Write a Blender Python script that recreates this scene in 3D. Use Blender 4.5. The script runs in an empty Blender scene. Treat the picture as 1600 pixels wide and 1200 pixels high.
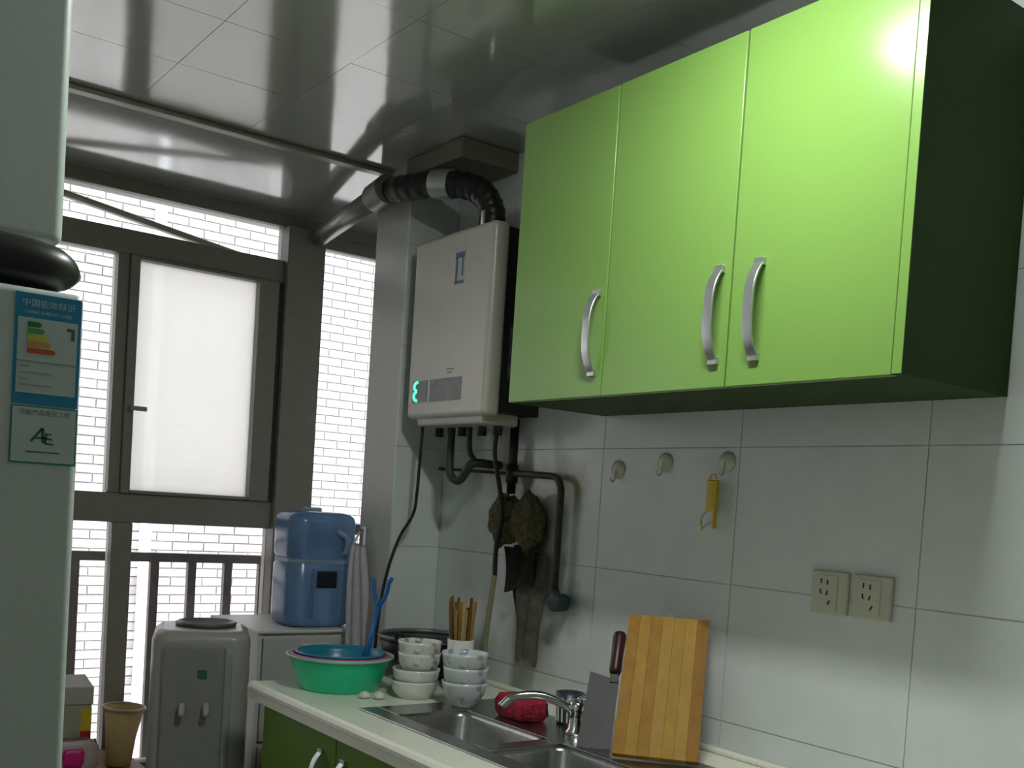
import bpy, bmesh, math, random
from mathutils import Vector, Matrix
random.seed(7)
S = bpy.context.scene
C = bpy.context.collection
H = 1.3075                      # eye height of the camera, metres above the floor

# ------------------------------------------------------------------ camera
def cam_axes(yaw, pitch, roll):
    f = Vector((math.sin(yaw)*math.cos(pitch), math.cos(yaw)*math.cos(pitch), math.sin(pitch)))
    r = Vector((math.cos(yaw), -math.sin(yaw), 0)); u = r.cross(f)
    return r*math.cos(roll)+u*math.sin(roll), -r*math.sin(roll)+u*math.cos(roll), f
cr, cu, cf = cam_axes(0.63664, -0.04075, 0.06444)
cd = bpy.data.cameras.new('camera'); cam = bpy.data.objects.new('camera', cd); C.objects.link(cam)
M = Matrix.Identity(4)
for i in range(3):
    M[i][0] = cr[i]; M[i][1] = cu[i]; M[i][2] = -cf[i]
M[2][3] = H
cam.matrix_world = M
cd.sensor_width = 36; cd.lens = 36*1640/1600; cd.shift_y = 260/1600; cd.clip_start = .02
S.camera = cam
S.view_settings.view_transform = 'Standard'; S.view_settings.look = 'None'
S.view_settings.gamma = 1; S.view_settings.use_curve_mapping = False
S.view_settings.exposure = 0.0

# ------------------------------------------------------------------ daylight
w = bpy.data.worlds.new('overcast'); S.world = w; w.use_nodes = True
bg = w.node_tree.nodes['Background']; bg.inputs[0].default_value = (.93, .96, 1, 1); bg.inputs[1].default_value = 3.7
LAMP = 150.0                      # ceiling lamp panel emission

# ------------------------------------------------------------------ materials
MT = {}
def mat(name, col, rough=.5, metal=0., var=.06, scale=30., bump=0., bscale=60., spec=.5, **kw):
    if name in MT: return MT[name]
    m = bpy.data.materials.new(name); m.use_nodes = True; nt = m.node_tree; n = nt.nodes; l = nt.links
    b = n['Principled BSDF']; b.inputs['Roughness'].default_value = rough; b.inputs['Metallic'].default_value = metal
    b.inputs['Specular IOR Level'].default_value = spec
    tc = n.new('ShaderNodeTexCoord'); no = n.new('ShaderNodeTexNoise'); no.inputs['Scale'].default_value = scale
    no.inputs['Detail'].default_value = 4; l.new(tc.outputs['Object'], no.inputs['Vector'])
    cr_ = n.new('ShaderNodeValToRGB'); l.new(no.outputs['Fac'], cr_.inputs['Fac'])
    e = cr_.color_ramp.elements; e[0].position = .3; e[1].position = .7
    e[0].color = [max(0, c*(1-var)) for c in col]+[1]; e[1].color = [min(1, c*(1+var)) for c in col]+[1]
    l.new(cr_.outputs['Color'], b.inputs['Base Color'])
    if bump:
        n2 = n.new('ShaderNodeTexNoise'); n2.inputs['Scale'].default_value = bscale; l.new(tc.outputs['Object'], n2.inputs['Vector'])
        bp = n.new('ShaderNodeBump'); bp.inputs['Strength'].default_value = bump; bp.inputs['Distance'].default_value = .01
        l.new(n2.outputs['Fac'], bp.inputs['Height']); l.new(bp.outputs['Normal'], b.inputs['Normal'])
    for k, v in kw.items(): b.inputs[k].default_value = v
    MT[name] = m; return m
def emis(name, col, s):
    m = bpy.data.materials.new(name); m.use_nodes = True; n = m.node_tree.nodes
    n.clear(); e = n.new('ShaderNodeEmission'); o = n.new('ShaderNodeOutputMaterial')
    e.inputs[0].default_value = (*col, 1); e.inputs[1].default_value = s; m.node_tree.links.new(e.outputs[0], o.inputs[0]); return m
def pane(name, trans, frost=0., tint=(1, 1, 1)):
    m = bpy.data.materials.new(name); m.use_nodes = True; n = m.node_tree.nodes; l = m.node_tree.links; n.clear()
    o = n.new('ShaderNodeOutputMaterial'); t = n.new('ShaderNodeBsdfTransparent'); t.inputs[0].default_value = (*[c*trans for c in tint], 1)
    g = n.new('ShaderNodeBsdfGlossy'); g.inputs['Roughness'].default_value = .02
    src = t.outputs[0]
    if frost:
        tl = n.new('ShaderNodeBsdfTranslucent'); tl.inputs[0].default_value = (.86, .86, .83, 1)
        mx = n.new('ShaderNodeMixShader'); mx.inputs[0].default_value = frost; l.new(src, mx.inputs[1]); l.new(tl.outputs[0], mx.inputs[2]); src = mx.outputs[0]
    fr = n.new('ShaderNodeFresnel'); fr.inputs[0].default_value = 1.4
    m2 = n.new('ShaderNodeMixShader'); l.new(fr.outputs[0], m2.inputs[0]); l.new(src, m2.inputs[1]); l.new(g.outputs[0], m2.inputs[2])
    l.new(m2.outputs[0], o.inputs[0]); return m
def wood(name, c1, c2, scale=6., rough=.45, axis='Z'):
    m = bpy.data.materials.new(name); m.use_nodes = True; nt = m.node_tree; n = nt.nodes; l = nt.links; b = n['Principled BSDF']
    tc = n.new('ShaderNodeTexCoord'); mp = n.new('ShaderNodeMapping'); l.new(tc.outputs['Object'], mp.inputs[0])
    mp.inputs['Scale'].default_value = {'Z': (9, 9, .7), 'Y': (9, .7, 9)}[axis]
    no = n.new('ShaderNodeTexNoise'); no.inputs['Scale'].default_value = scale; no.inputs['Detail'].default_value = 6; l.new(mp.outputs[0], no.inputs['Vector'])
    cr_ = n.new('ShaderNodeValToRGB'); cr_.color_ramp.elements[0].color = (*c1, 1); cr_.color_ramp.elements[1].color = (*c2, 1)
    cr_.color_ramp.elements[0].position = .32; cr_.color_ramp.elements[1].position = .68
    l.new(no.outputs['Fac'], cr_.inputs[0]); l.new(cr_.outputs[0], b.inputs['Base Color']); b.inputs['Roughness'].default_value = rough; b.inputs['Specular IOR Level'].default_value = .15; return m

TILE = mat('white_glazed_tile', (.66, .70, .68), .22, var=.03, scale=12)
def grime(m, cents):
    nt = m.node_tree; n = nt.nodes; l = nt.links; b = n['Principled BSDF']; src = b.inputs['Base Color'].links[0].from_socket
    tc = n.new('ShaderNodeTexCoord'); no = n.new('ShaderNodeTexNoise'); no.inputs['Scale'].default_value = 14; no.inputs['Detail'].default_value = 5
    l.new(tc.outputs['Object'], no.inputs['Vector'])
    for (y, z, sy, sz, amt, col) in cents:
        mp = n.new('ShaderNodeMapping'); mp.inputs['Location'].default_value = (0, -y/sy, -z/sz); mp.inputs['Scale'].default_value = (0, 1/sy, 1/sz)
        l.new(tc.outputs['Object'], mp.inputs[0])
        ln = n.new('ShaderNodeVectorMath'); ln.operation = 'LENGTH'; l.new(mp.outputs[0], ln.inputs[0])
        ad = n.new('ShaderNodeMath'); ad.operation = 'MULTIPLY_ADD'; ad.inputs[1].default_value = 1.3; l.new(no.outputs['Fac'], ad.inputs[0]); l.new(ln.outputs['Value'], ad.inputs[2])
        mr = n.new('ShaderNodeMapRange'); mr.inputs[1].default_value = 1.75; mr.inputs[2].default_value = .85; mr.inputs[3].default_value = 0; mr.inputs[4].default_value = amt
        l.new(ad.outputs[0], mr.inputs[0])
        mx = n.new('ShaderNodeMix'); mx.data_type = 'RGBA'; l.new(mr.outputs[0], mx.inputs['Factor']); l.new(src, mx.inputs['A']); mx.inputs['B'].default_value = (*col, 1)
        src = mx.outputs['Result']
    l.new(src, b.inputs['Base Color'])
TILEW = mat('greasy_wall_tile', (.66, .70, .68), .22, var=.03, scale=12)
OY = (-1.4+2.75)/2
grime(TILEW, [(2.13-OY, 1.36, .085, .09, .8, (.22, .20, .08)), (2.28-OY, 1.27, .16, .15, .75, (.12, .11, .06)), (2.26-OY, .95, .12, .18, .55, (.20, .19, .14)), (2.47-OY, 1.42, .16, .10, .6, (.15, .15, .11)), (2.09-OY, 1.05, .05, .09, .5, (.08, .11, .10))])
GROUT = mat('grey_grout', (.46, .49, .47), .9)
PLAST = mat('painted_plaster', (.72, .73, .70), .8)
CEILP = mat('gloss_ceiling_panel', (.50, .515, .48), .10, .28, var=.03, scale=6, bump=.07, bscale=5, spec=1.0)
CEILB = mat('ceiling_backing', (.26, .265, .25), .4, .5)
TRIM = mat('aluminium_ceiling_trim', (.30, .29, .24), .35, .3)
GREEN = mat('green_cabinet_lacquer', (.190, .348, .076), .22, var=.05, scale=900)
GREENS = mat('green_cabinet_shaded', (.020, .055, .003), .5, var=.08, scale=60, spec=.15)  # same green as the doors, with the shade of the unlit side in the colour
BASEG = mat('base_cabinet_green', (.15, .28, .03), .4, var=.05, scale=60, spec=.25)
ALU = mat('satin_aluminium', (.62, .65, .64), .32, .9)
CHROME = mat('chrome', (.7, .72, .72), .12, 1.)
STEEL = mat('brushed_steel', (.42, .43, .42), .28, 1., var=.12, scale=80)
STONE = mat('cream_worktop', (.82, .82, .70), .25, var=.05, scale=120)
FRAME = mat('taupe_window_frame', (.235, .225, .185), .42, var=.05)
FRAMED = mat('window_gap_shade', (.03, .03, .028), .6)  # near-black colour standing for shade in the gaps beside the post
GLASS = pane('window_glass', .95)
FROST = pane('frosted_window_glass', .95, .8)
FRIDGE = mat('silver_fridge_paint', (.62, .69, .66), .38, .1, var=.04, scale=300)
BLACK = mat('black_plastic', (.012, .012, .012), .35)
RUBBER = mat('black_rubber', (.014, .015, .014), .5)
CREAM = mat('cream_enamel', (.56, .54, .47), .3, var=.02)
WHITE = mat('white_plastic', (.72, .72, .69), .4, var=.03)
PORC = mat('white_porcelain', (.74, .75, .70), .18, var=.03)
FLOOR = mat('beige_floor_tile', (.24, .22, .19), .3)

# ------------------------------------------------------------------ mesh helpers
ORG = {}
def fin(name, bm, m, parent=None, label=None, cat=None, group=None, kind=None, smooth=False, bevel=0, seg=2):
    bmesh.ops.recalc_face_normals(bm, faces=bm.faces)
    vs = [v.co for v in bm.verts]
    if parent: o0 = ORG[parent.name]
    else:
        lo = [min(v[i] for v in vs) for i in range(3)]; hi = [max(v[i] for v in vs) for i in range(3)]
        o0 = Vector(((lo[0]+hi[0])/2, (lo[1]+hi[1])/2, lo[2]))
    for v in bm.verts: v.co = v.co-o0
    me = bpy.data.meshes.new(name); bm.to_mesh(me); bm.free()
    me.materials.append(m)
    o = bpy.data.objects.new(name, me); C.objects.link(o)
    if parent: o.parent = parent
    else: o.location = o0
    ORG[o.name] = o0
    if smooth: me.shade_smooth()
    if bevel:
        b = o.modifiers.new('bevel', 'BEVEL'); b.width = bevel; b.segments = seg; b.limit_method = 'ANGLE'; b.angle_limit = math.radians(40)
        me.shade_smooth(); wn = o.modifiers.new('wn', 'WEIGHTED_NORMAL'); wn.keep_sharp = True
    if label: o['label'] = label
    if cat: o['category'] = cat
    if group: o['group'] = group
    if kind: o['kind'] = kind
    return o
def thing(name, loc, label=None, cat=None, group=None, kind=None):
    o = bpy.data.objects.new(name, None); C.objects.link(o); o.location = loc; ORG[o.name] = Vector(loc); o.empty_display_size = .05
    if label: o['label'] = label
    if cat: o['category'] = cat
    if group: o['group'] = group
    if kind: o['kind'] = kind
    return o
def NB(): return bmesh.new()
def box(bm, x0, x1, y0, y1, z0, z1, mtx=None):
    vs = [bm.verts.new((x, y, z)) for x in (x0, x1) for y in (y0, y1) for z in (z0, z1)]
    for f in ((0, 1, 3, 2), (4, 6, 7, 5), (0, 4, 5, 1), (2, 3, 7, 6), (0, 2, 6, 4), (1, 5, 7, 3)): bm.faces.new([vs[i] for i in f])
    if mtx is not None:
        for v in vs: v.co = mtx @ v.co
    return bm
def B(*a, mtx=None): return box(NB(), *a, mtx=mtx)
def tube(bm, pts, r, n=10, cap=True, closed=False):
    pts = [Vector(p) for p in pts]; rs = r if isinstance(r, (list, tuple)) else [r]*len(pts)
    rings = []; prev = None
    for i, p in enumerate(pts):
        a = pts[i-1] if i else p; b = pts[i+1] if i < len(pts)-1 else p
        if closed: a = pts[i-1]; b = pts[(i+1) % len(pts)]
        d = (b-a).normalized()
        if prev is None:
            u = d.orthogonal().normalized()
        else:
            u = (prev-d*prev.dot(d)).normalized()
        prev = u; v = d.cross(u)
        rings.append([bm.verts.new(p+(u*math.cos(2*math.pi*k/n)+v*math.sin(2*math.pi*k/n))*rs[i]) for k in range(n)])
    m = len(rings)
    for i in range(m if closed else m-1):
        A, D = rings[i], rings[(i+1) % m]
        for k in range(n): bm.faces.new((A[k], A[(k+1) % n], D[(k+1) % n], D[k]))
    if cap and not closed:
        bm.faces.new(rings[0][::-1]); bm.faces.new(rings[-1])
    return bm
def smoothpath(pts, k=6):
    P = [Vector(p) for p in pts]; P = [P[0]*2-P[1]]+P+[P[-1]*2-P[-2]]; out = []
    for i in range(1, len(P)-2):
        for j in range(k):
            t = j/k; a, b, c, d = P[i-1:i+3]
            out.append(.5*((2*b)+(c-a)*t+(2*a-5*b+4*c-d)*t*t+(3*b-a-3*c+d)*t**3))
    out.append(P[-2]); return out
def lathe(bm, prof, c, n=40, jit=None, mtx=None):
    rings = []
    for r, z in prof:
        rg = []
        for k in range(n):
            a = 2*math.pi*k/n; rr = r*(1+(jit(a, z) if jit else 0))
            v = Vector((rr*math.cos(a), rr*math.sin(a), z))
            if mtx is not None: v = mtx @ v
            rg.append(bm.verts.new(Vector(c)+v))
        rings.append(rg)
    for i in range(len(rings)-1):
        for k in range(n): bm.faces.new((rings[i][k], rings[i][(k+1) % n], rings[i+1][(k+1) % n], rings[i+1][k]))
    for rg, r in ((rings[0], prof[0][0]), (rings[-1], prof[-1][0])):
        if r > 1e-4: bm.faces.new(rg)
    bmesh.ops.remove_doubles(bm, verts=bm.verts, dist=1e-5)
    return bm
def rrect(hx, hy, r, n=6):
    out = []
    for cx, cy, a0 in ((hx-r, hy-r, 0), (-hx+r, hy-r, 90), (-hx+r, -hy+r, 180), (hx-r, -hy+r, 270)):
        for k in range(n+1):
            a = math.radians(a0+90*k/n); out.append((cx+r*math.cos(a), cy+r*math.sin(a)))
    return out
def loft(bm, secs, c, n=6):      # secs: (hx,hy,r,z)
    rings = []
    for hx, hy, r, z in secs: rings.append([bm.verts.new((c[0]+x, c[1]+y, c[2]+z)) for x, y in rrect(hx, hy, r, n)])
    m = len(rings[0])
    for i in range(len(rings)-1):
        for k in range(m): bm.faces.new((rings[i][k], rings[i][(k+1) % m], rings[i+1][(k+1) % m], rings[i+1][k]))
    bm.faces.new(rings[0][::-1]); bm.faces.new(rings[-1]); return bm
def disc_x(bm, x0, x1, y, z, r, n=28, r2=None):      # cylinder along x
    return tube(bm, [(x0, y, z), (x1, y, z)], [r, r2 or r], n)
def text(body, size, loc, mtx, m, name, parent, cx=True):
    cu_ = bpy.data.curves.new(name, 'FONT'); cu_.body = body; cu_.size = size; cu_.align_x = 'CENTER' if cx else 'LEFT'; cu_.resolution_u = 2
    t = bpy.data.objects.new('tmp', cu_); me = bpy.data.meshes.new_from_object(t.evaluated_get(bpy.context.evaluated_depsgraph_get())) if False else None
    C.objects.link(t); dg = bpy.context.evaluated_depsgraph_get(); dg.update(); me = bpy.data.meshes.new_from_object(t.evaluated_get(dg))
    bpy.data.objects.remove(t)
    bm = NB(); bm.from_mesh(me); bpy.data.meshes.remove(me)
    for v in bm.verts: v.co = Vector(loc)+mtx @ v.co
    if not bm.verts: bm.free(); return None
    return fin(name, bm, m, parent)
FACE_Y = Matrix(((1, 0, 0), (0, 0, -1), (0, 1, 0)))     # text on a face that looks along -y
FACE_X = Matrix(((0, 0, -1), (-1, 0, 0), (0, 1, 0)))    # text on a face that looks along -x

# ================================================================== THE ROOM
XW, YC0, YC1, YWIN, ZC = 1.75, 2.75, 2.95, 3.60, 2.3075
XL, YB = -.75, -1.4
fin('floor', B(XL-.1, 2.5, YB-.1, YWIN+.1, -.1, 0), FLOOR, kind='structure')
wr = fin('wall_right', B(XW+.0016, XW+.2, YB, YC0, 0, ZC+.1), GROUT, kind='structure')
# glazed tiles, 450 x 300 mm with open joints
ys = [1.106+.45*k for k in range(-6, 5)]; zs = [.270+.30*k-.30 for k in range(0, 9)]
for j in range(len(ys)-1):
    for i in range(len(zs)-1):
        y0, y1 = max(ys[j], YB), min(ys[j+1], YC0); z0, z1 = max(zs[i], 0), min(zs[i+1], ZC)
        if y1-y0 < .02 or z1-z0 < .02: continue
        bm = B(XW, XW+.009, y0+.0012, y1-.0012, z0+.0012, z1-.0012)
        fin('tile', bm, TILEW, wr)
# column stub at the end of the wall and the outer wall behind it
wc = fin('wall_column', B(1.5815, 2.5, YC0+.0016, YC1, 0, ZC+.1), GROUT, kind='structure')
COLM = mat('column_paint', (.50, .50, .47), .3, var=.03)
zt = [z for z in zs if z >= 0]
for i in range(len(zs)-1):
    z0, z1 = max(zs[i], 0), min(zs[i+1], ZC)
    if z1-z0 > .02:
        fin('tile', B(1.58, XW-.0006, YC0, YC0+.009, z0+.0012, z1-.0012), TILE, wc)
fin('side_panel', B(1.58, 1.589, YC0+.009, YC1+.0005, 0, ZC), COLM, wc)
fin('wall_left', B(XL-.1, XL, YB, YWIN, 0, ZC+.1), PLAST, kind='structure')
fin('wall_back', B(XL-.1, XW+.2, YB-.1, YB, 0, ZC+.1), PLAST, kind='structure')
fin('wall_balcony', B(2.4, 2.5, YC1, YWIN+.1, 0, ZC+.1), PLAST, kind='structure')
# glossy square ceiling panels
ce = fin('ceiling', B(XL-.1, 2.5, YB-.1, YWIN+.12, ZC+.006, ZC+.12), CEILB, kind='structure')
xs = [.81+.3*k for k in range(-6, 5)]; yy = [2.25+.3*k for k in range(-13, 4)]
LP = (.967, 1.033, .88, 1.33)        # strip lamp under the ceiling
for a in range(len(xs)-1):
    for b in range(len(yy)-1):
        x0, x1 = max(xs[a], XL), min(xs[a+1], XW); y0, y1 = max(yy[b], YB), min(yy[b+1], 2.885)
        if x1-x0 < .02 or y1-y0 < .02: continue
        t = .0012
        bm = B(x0+.0006, x1-.0006, y0+.0006, y1-.0006, ZC, ZC+.007)
        # each clip-in panel sags by a hair, so reflections break from panel to panel
        bmesh.ops.subdivide_edges(bm, edges=bm.edges[:], cuts=0)
        dx, dy = random.uniform(-.0003, .0003), random.uniform(-.0003, .0003)
        for v in bm.verts: v.co.z += dx*(1 if v.co.x > (x0+x1)/2 else -1)+dy*(1 if v.co.y > (y0+y1)/2 else -1)
        fin('panel', bm, CEILP, ce)
fin('panel', B(XL, 2.4, 2.91, YWIN-.02, ZC, ZC+.007), CEILP, ce)
fin('trim_1', B(XL, 1.578, 2.872, 2.912, ZC-.014, ZC-.0005), TRIM, kind='structure', bevel=.004)
# small boxed bulkhead over the water heater
fin('trim_2', B(1.555, 1.749, 2.45, 2.748, ZC-.055, ZC-.001), mat('bulkhead_paint', (.15, .145, .10), .5), kind='structure', bevel=.004)

# ------------------------------------------------------------------ window wall
fin('wall_window', B(XL, 2.4, YWIN-.02, YWIN+.1, 0, .33), PLAST, kind='structure')
win = thing('window_1', (1.3, YWIN, .33), kind='structure')
y0, y1 = YWIN-.03, YWIN+.04
ZB, ZM0, ZM1, ZT0, ZT1 = .36, 1.175, 1.272, 2.055, 2.135
def fr(name, x0, x1, z0, z1, a=y0, b=y1, m=FRAME, p=win, bev=.004): return fin(name, B(x0, x1, a, b, z0, z1), m, p, bevel=bev)
fr('head_rail', XL, 2.4, 2.258, ZC-.001, YWIN-.02, YWIN+.06)
fr('sill_rail', XL, 2.4, .33, ZB)
fr('mid_rail', XL, 1.548, ZM0, ZM1)
fr('mid_rail', 1.692, 2.4, 1.165, 1.205)
fr('transom_rail', XL, 1.548, ZT0, ZT1)
fr('transom_rail', 1.692, 2.4, 2.212, 2.258, YWIN-.02, y1)
fr('post', 1.548, 1.692, ZB, 2.258, YWIN-.06, y1)
fr('gap_shade', 1.530, 1.548, ZM1, ZT0, y0-.006, y0+.02, FRAMED)  # dark strip painted in as the shadow gap between sash and post
fr('gap_shade', 1.692, 1.698, 1.205, 2.212, YWIN-.04, y1, FRAMED)  # thin dark strip painted as shade along the post
fr('post', .995, 1.062, ZB, ZM0)
fr('post', .30, .36, ZB, ZM0); fr('post', -.35, -.29, ZB, ZM0)
fr('post', .975, 1.012, ZM1, ZT0)
fr('post', .15, .22, ZM1, ZT0)
fr('glass_pane', 1.062, 1.548, ZB, ZM0, YWIN, YWIN+.006, GLASS, bev=0)
fr('glass_pane', .36, .995, ZB, ZM0, YWIN, YWIN+.006, GLASS, bev=0)
fr('glass_pane', -.29, .30, ZB, ZM0, YWIN, YWIN+.006, GLASS, bev=0)
fr('glass_pane', XL, -.35, ZB, ZM0, YWIN, YWIN+.006, GLASS, bev=0)
fr('glass_pane', .22, .975, ZM1, ZT0, YWIN, YWIN+.006, GLASS, bev=0)
fr('glass_pane', XL, .15, ZM1, ZT0, YWIN, YWIN+.006, GLASS, bev=0)
fr('glass_pane', XL, 1.548, ZT1, 2.258, YWIN, YWIN+.006, GLASS, bev=0)
fr('glass_pane', 1.698, 2.4, 1.205, 2.212, YWIN, YWIN+.006, GLASS, bev=0)
fr('glass_pane', 1.692, 2.4, ZB, 1.165, YWIN, YWIN+.006, GLASS, bev=0)
fin('stay_bar', tube(NB(), [(.55, YWIN+.05, 2.262), (1.30, YWIN+.05, 2.155), (1.54, YWIN+.05, 2.122)], .013, 8), FRAME, win)
# hinged sash with a frosted pane
sa = fr('sash', 1.012, 1.043, ZM1, ZT0, y0-.012, y1-.02)
ORG[sa.name] = ORG[win.name]
for nm, a in (('sash_stile', (1.457, 1.530, ZM1, ZT0)), ('sash_rail', (1.043, 1.457, ZM1, ZM1+.012)), ('sash_rail', (1.043, 1.457, ZT0-.012, ZT0))):
    fr(nm, *a, y0-.012, y1-.02, FRAME, sa)
fr('frosted_pane', 1.043, 1.457, ZM1+.012, ZT0-.012, YWIN-.008, YWIN-.002, FROST, sa, 0)
h = NB(); box(h, 1.022, 1.034, y0-.045, y0-.012, 1.545, 1.56); box(h, 1.022, 1.075, y0-.05, y0-.04, 1.545, 1.56)
fin('window_handle', h, mat('grey_handle', (.25, .25, .24), .4, .4), sa, bevel=.002)

# ------------------------------------------------------------------ outside: railing and brick house
rl = thing('balcony_railing', (.8, 3.80, .0), 'dark metal railing with upright bars outside the window', 'railing')
RM = mat('railing_paint', (.10, .085, .08), .5)
fin('top_rail', B(-1.2, 2.8, 3.79, 3.825, 1.030, 1.062), RM, rl)
fin('bottom_rail', B(-1.2, 2.8, 3.79, 3.825, .12, .15), RM, rl)
k = -1.13
while k < 2.8:
    fin('bar', B(k, k+.030, 3.795, 3.82, .15, 1.030), RM, rl); k += .137
fin('ledge', B(-1.3, 2.9, 3.70, 3.9, -.05, .12), PLAST, rl)

BRK = [mat('brick_white_%d' % i, c, .85, var=.12, scale=25, bump=.3, bscale=80) for i, c in enumerate(((.55, .515, .51), (.46, .42, .42), (.62, .60, .595), (.40, .365, .365)))]
MORT = mat('mortar', (.43, .40, .40), .95)
YF = 8.2
hb = thing('neighbour_house', (3, YF, -4), 'white painted brick house wall opposite, seen through the window panes', 'building')
fin('wall', B(-5, 11, YF+.018, YF+.3, -4, 9), MORT, hb)
CH, BL = .070, .25
shared = [None]*4
cands = []; rest = []
for r_ in range(int((3.6+1.3)/CH)):
    z = -1.3+r_*CH
    for q in range(int(4.6/BL)):
        x = 1.0+q*BL+(BL/2 if r_ % 2 else 0)
        s = 3.6/YF                       # where it shows on the window plane
        wx, wz = x*s, H+(z-H)*s
        vis = (.80 < wx < .975 and 1.27 < wz < 2.06) or (.80 < wx < 1.55 and .40 < wz < 1.18)
        (cands if vis else rest).append((x, z))
cands.sort(key=lambda p: p[0]**2+(p[1]-H)**2)
near, rest = cands[:300], rest+cands[300:]
for x, z in near:
    i = random.randrange(4)
    if shared[i] is None:
        o = fin('brick', B(x+.005, x+BL-.005, YF, YF+.02, z+.005, z+CH-.005), BRK[i], hb); shared[i] = (o.data, x, z)
    else:
        me, px, pz = shared[i]; o = bpy.data.objects.new('brick', me); C.objects.link(o); o.parent = hb
        o.location = (x-px, random.uniform(-.004, .004), z-pz)
bm = NB()
for x, z in rest: box(bm, x+.005, x+BL-.005, YF, YF+.02, z+.005, z+CH-.005)
for r_ in range(int(10/.07)):
    z = -2+r_*CH
    for q in range(44):
        x = -3+q*BL+(BL/2 if r_ % 2 else 0)
        if 1.0-BL*.9 < x < 5.6+BL*.4 and -1.3-CH*.9 < z < 3.58: continue
        box(bm, x+.005, x+BL-.005, YF, YF+.02, z+.005, z+CH-.005)
fin('brickwork', bm, BRK[0], hb, kind='stuff')
fin('drainpipe', tube(NB(), [(2.52, YF-.05, -4), (2.52, YF-.05, 9)], .045, 10), mat('white_pipe', (.9, .9, .9), .5), hb, smooth=True)

# ================================================================== LAMP
lp = thing('ceiling_lamp', (1.0, 1.105, ZC-.034), 'slim strip lamp mounted under the glossy ceiling', 'lamp')
fin('lamp_housing', B(LP[0], LP[1], LP[2], LP[3], ZC-.020, ZC-.0008), ALU, lp, bevel=.003)
for a, b in ((LP[2], LP[2]+.012), (LP[3]-.012, LP[3])): fin('end_cap', B(LP[0]+.002, LP[1]-.002, a, b, ZC-.034, ZC-.020), WHITE, lp, bevel=.002)
fin('diffuser', B(LP[0]+.004, LP[1]-.004, LP[2]+.012, LP[3]-.012, ZC-.032, ZC-.020), emis('lamp_light', (.95, 1, .95), LAMP), lp)

# ================================================================== WALL CABINET
def handle_x(parent, x, y, z0, z1, m=ALU, w_=.022):
    # flat arched bar pull standing off a face that looks along -x
    zs_ = [z0+(z1-z0)*t/20 for t in range(21)]
    bm = NB(); pr = None
    for i, z in enumerate(zs_):
        t = i/20; off = .004+.026*(1-abs(2*t-1)**3.2); th = .005
        ring = [bm.verts.new((x-off+(th if b else 0), y+s*w_/2, z)) for s, b in ((-1, 0), (1, 0), (1, 1), (-1, 1))]
        if pr: [bm.faces.new((pr[k], pr[(k+1) % 4], ring[(k+1) % 4], ring[k])) for k in range(4)]
        else: bm.faces.new(ring)
        pr = ring
    bm.faces.new(pr)
    h_ = fin('handle', bm, m, parent, bevel=.002)
    return h_, [B(x-.008, x+.0005, y-w_/2, y+w_/2, a, b) for a, b in ((z0-.004, z0+.010), (z1-.010, z1+.004))]
def door(root, nm, x, a, b, z0, z1, hy, hz0, hz1, m):
    d = fin(nm, B(x, x+.018, a, b, z0, z1), m, root, bevel=.0022)
    ORG[d.name] = ORG[root.name]
    h_, f = handle_x(d, x, hy, hz0, hz1)
    for q in f: fin('handle_foot', q, ALU, d, bevel=.001)
    return d
CX0, CZ0, CZ1 = 1.438, 1.552, 2.192
cb = thing('wall_cabinet', (1.59, 1.48, CZ0), 'green wall cabinet with three doors and arched silver pulls', 'cabinet')
fin('side_panel', B(CX0, XW-.001, .965, .983, CZ0, CZ1), GREENS, cb, label='green end panel facing the near side, coloured as in shade')
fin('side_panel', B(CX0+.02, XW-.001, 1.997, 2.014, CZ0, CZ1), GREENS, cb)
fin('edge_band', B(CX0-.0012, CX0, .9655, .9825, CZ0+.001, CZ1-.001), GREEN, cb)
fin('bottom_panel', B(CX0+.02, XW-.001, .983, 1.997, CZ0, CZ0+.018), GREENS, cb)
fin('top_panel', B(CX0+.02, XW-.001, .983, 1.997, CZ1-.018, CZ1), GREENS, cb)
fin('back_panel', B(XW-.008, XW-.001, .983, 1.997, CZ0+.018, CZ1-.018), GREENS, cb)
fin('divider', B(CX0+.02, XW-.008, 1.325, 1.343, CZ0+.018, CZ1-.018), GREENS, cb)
fin('shelf', B(CX0+.02, XW-.008, .983, 1.997, 1.86, 1.878), WHITE, cb)
for a, b, hy in ((1.674, 1.9975, 1.700), (1.3315, 1.6705, 1.357), (.9845, 1.3275, 1.262)):
    door(cb, 'door', CX0, a, b, CZ0-.001, CZ1, hy, CZ0+.045, CZ0+.218, GREEN)

# ================================================================== BASE CABINETS AND WORKTOP
bcl = {0: 'green base cabinet at the far end of the worktop beside the water dispenser', 1: 'green base cabinet under the sink bowls', 2: 'green base cabinet at the near end below the wall sockets'}
for i, (a, b) in enumerate(((1.755, 2.60), (.88, 1.75), (-.9, .875))):
    u = thing('base_cabinet', (1.45, (a+b)/2, 0), bcl[i], 'cabinet')
    bm = NB(); box(bm, 1.158, 1.73, a, a+.018, .1, .755); box(bm, 1.158, 1.73, b-.018, b, .1, .755); box(bm, 1.158, 1.73, a+.018, b-.018, .1, .118); box(bm, 1.71, 1.73, a+.018, b-.018, .118, .755)
    fin('body', bm, BASEG, u)
    fin('plinth', B(1.20, 1.22, a, b, 0, .1), BLACK, u)
    mid = (a+b)/2
    for da, db, hy in ((a+.002, mid-.002, mid-.045), (mid+.002, b-.002, mid+.07)):
        door(u, 'door', 1.138, da, db, .105, .752, hy, .555, .70, BASEG)
wt = NB()
SX0, SX1, SY0, SY1 = 1.225, 1.615, 1.31, 2.205      # cut-out for the sink
WY1 = 2.64
box(wt, 1.12, SX0, -.95, WY1, .757, .80); box(wt, SX1, XW-.001, -.95, WY1, .757, .80)
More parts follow.
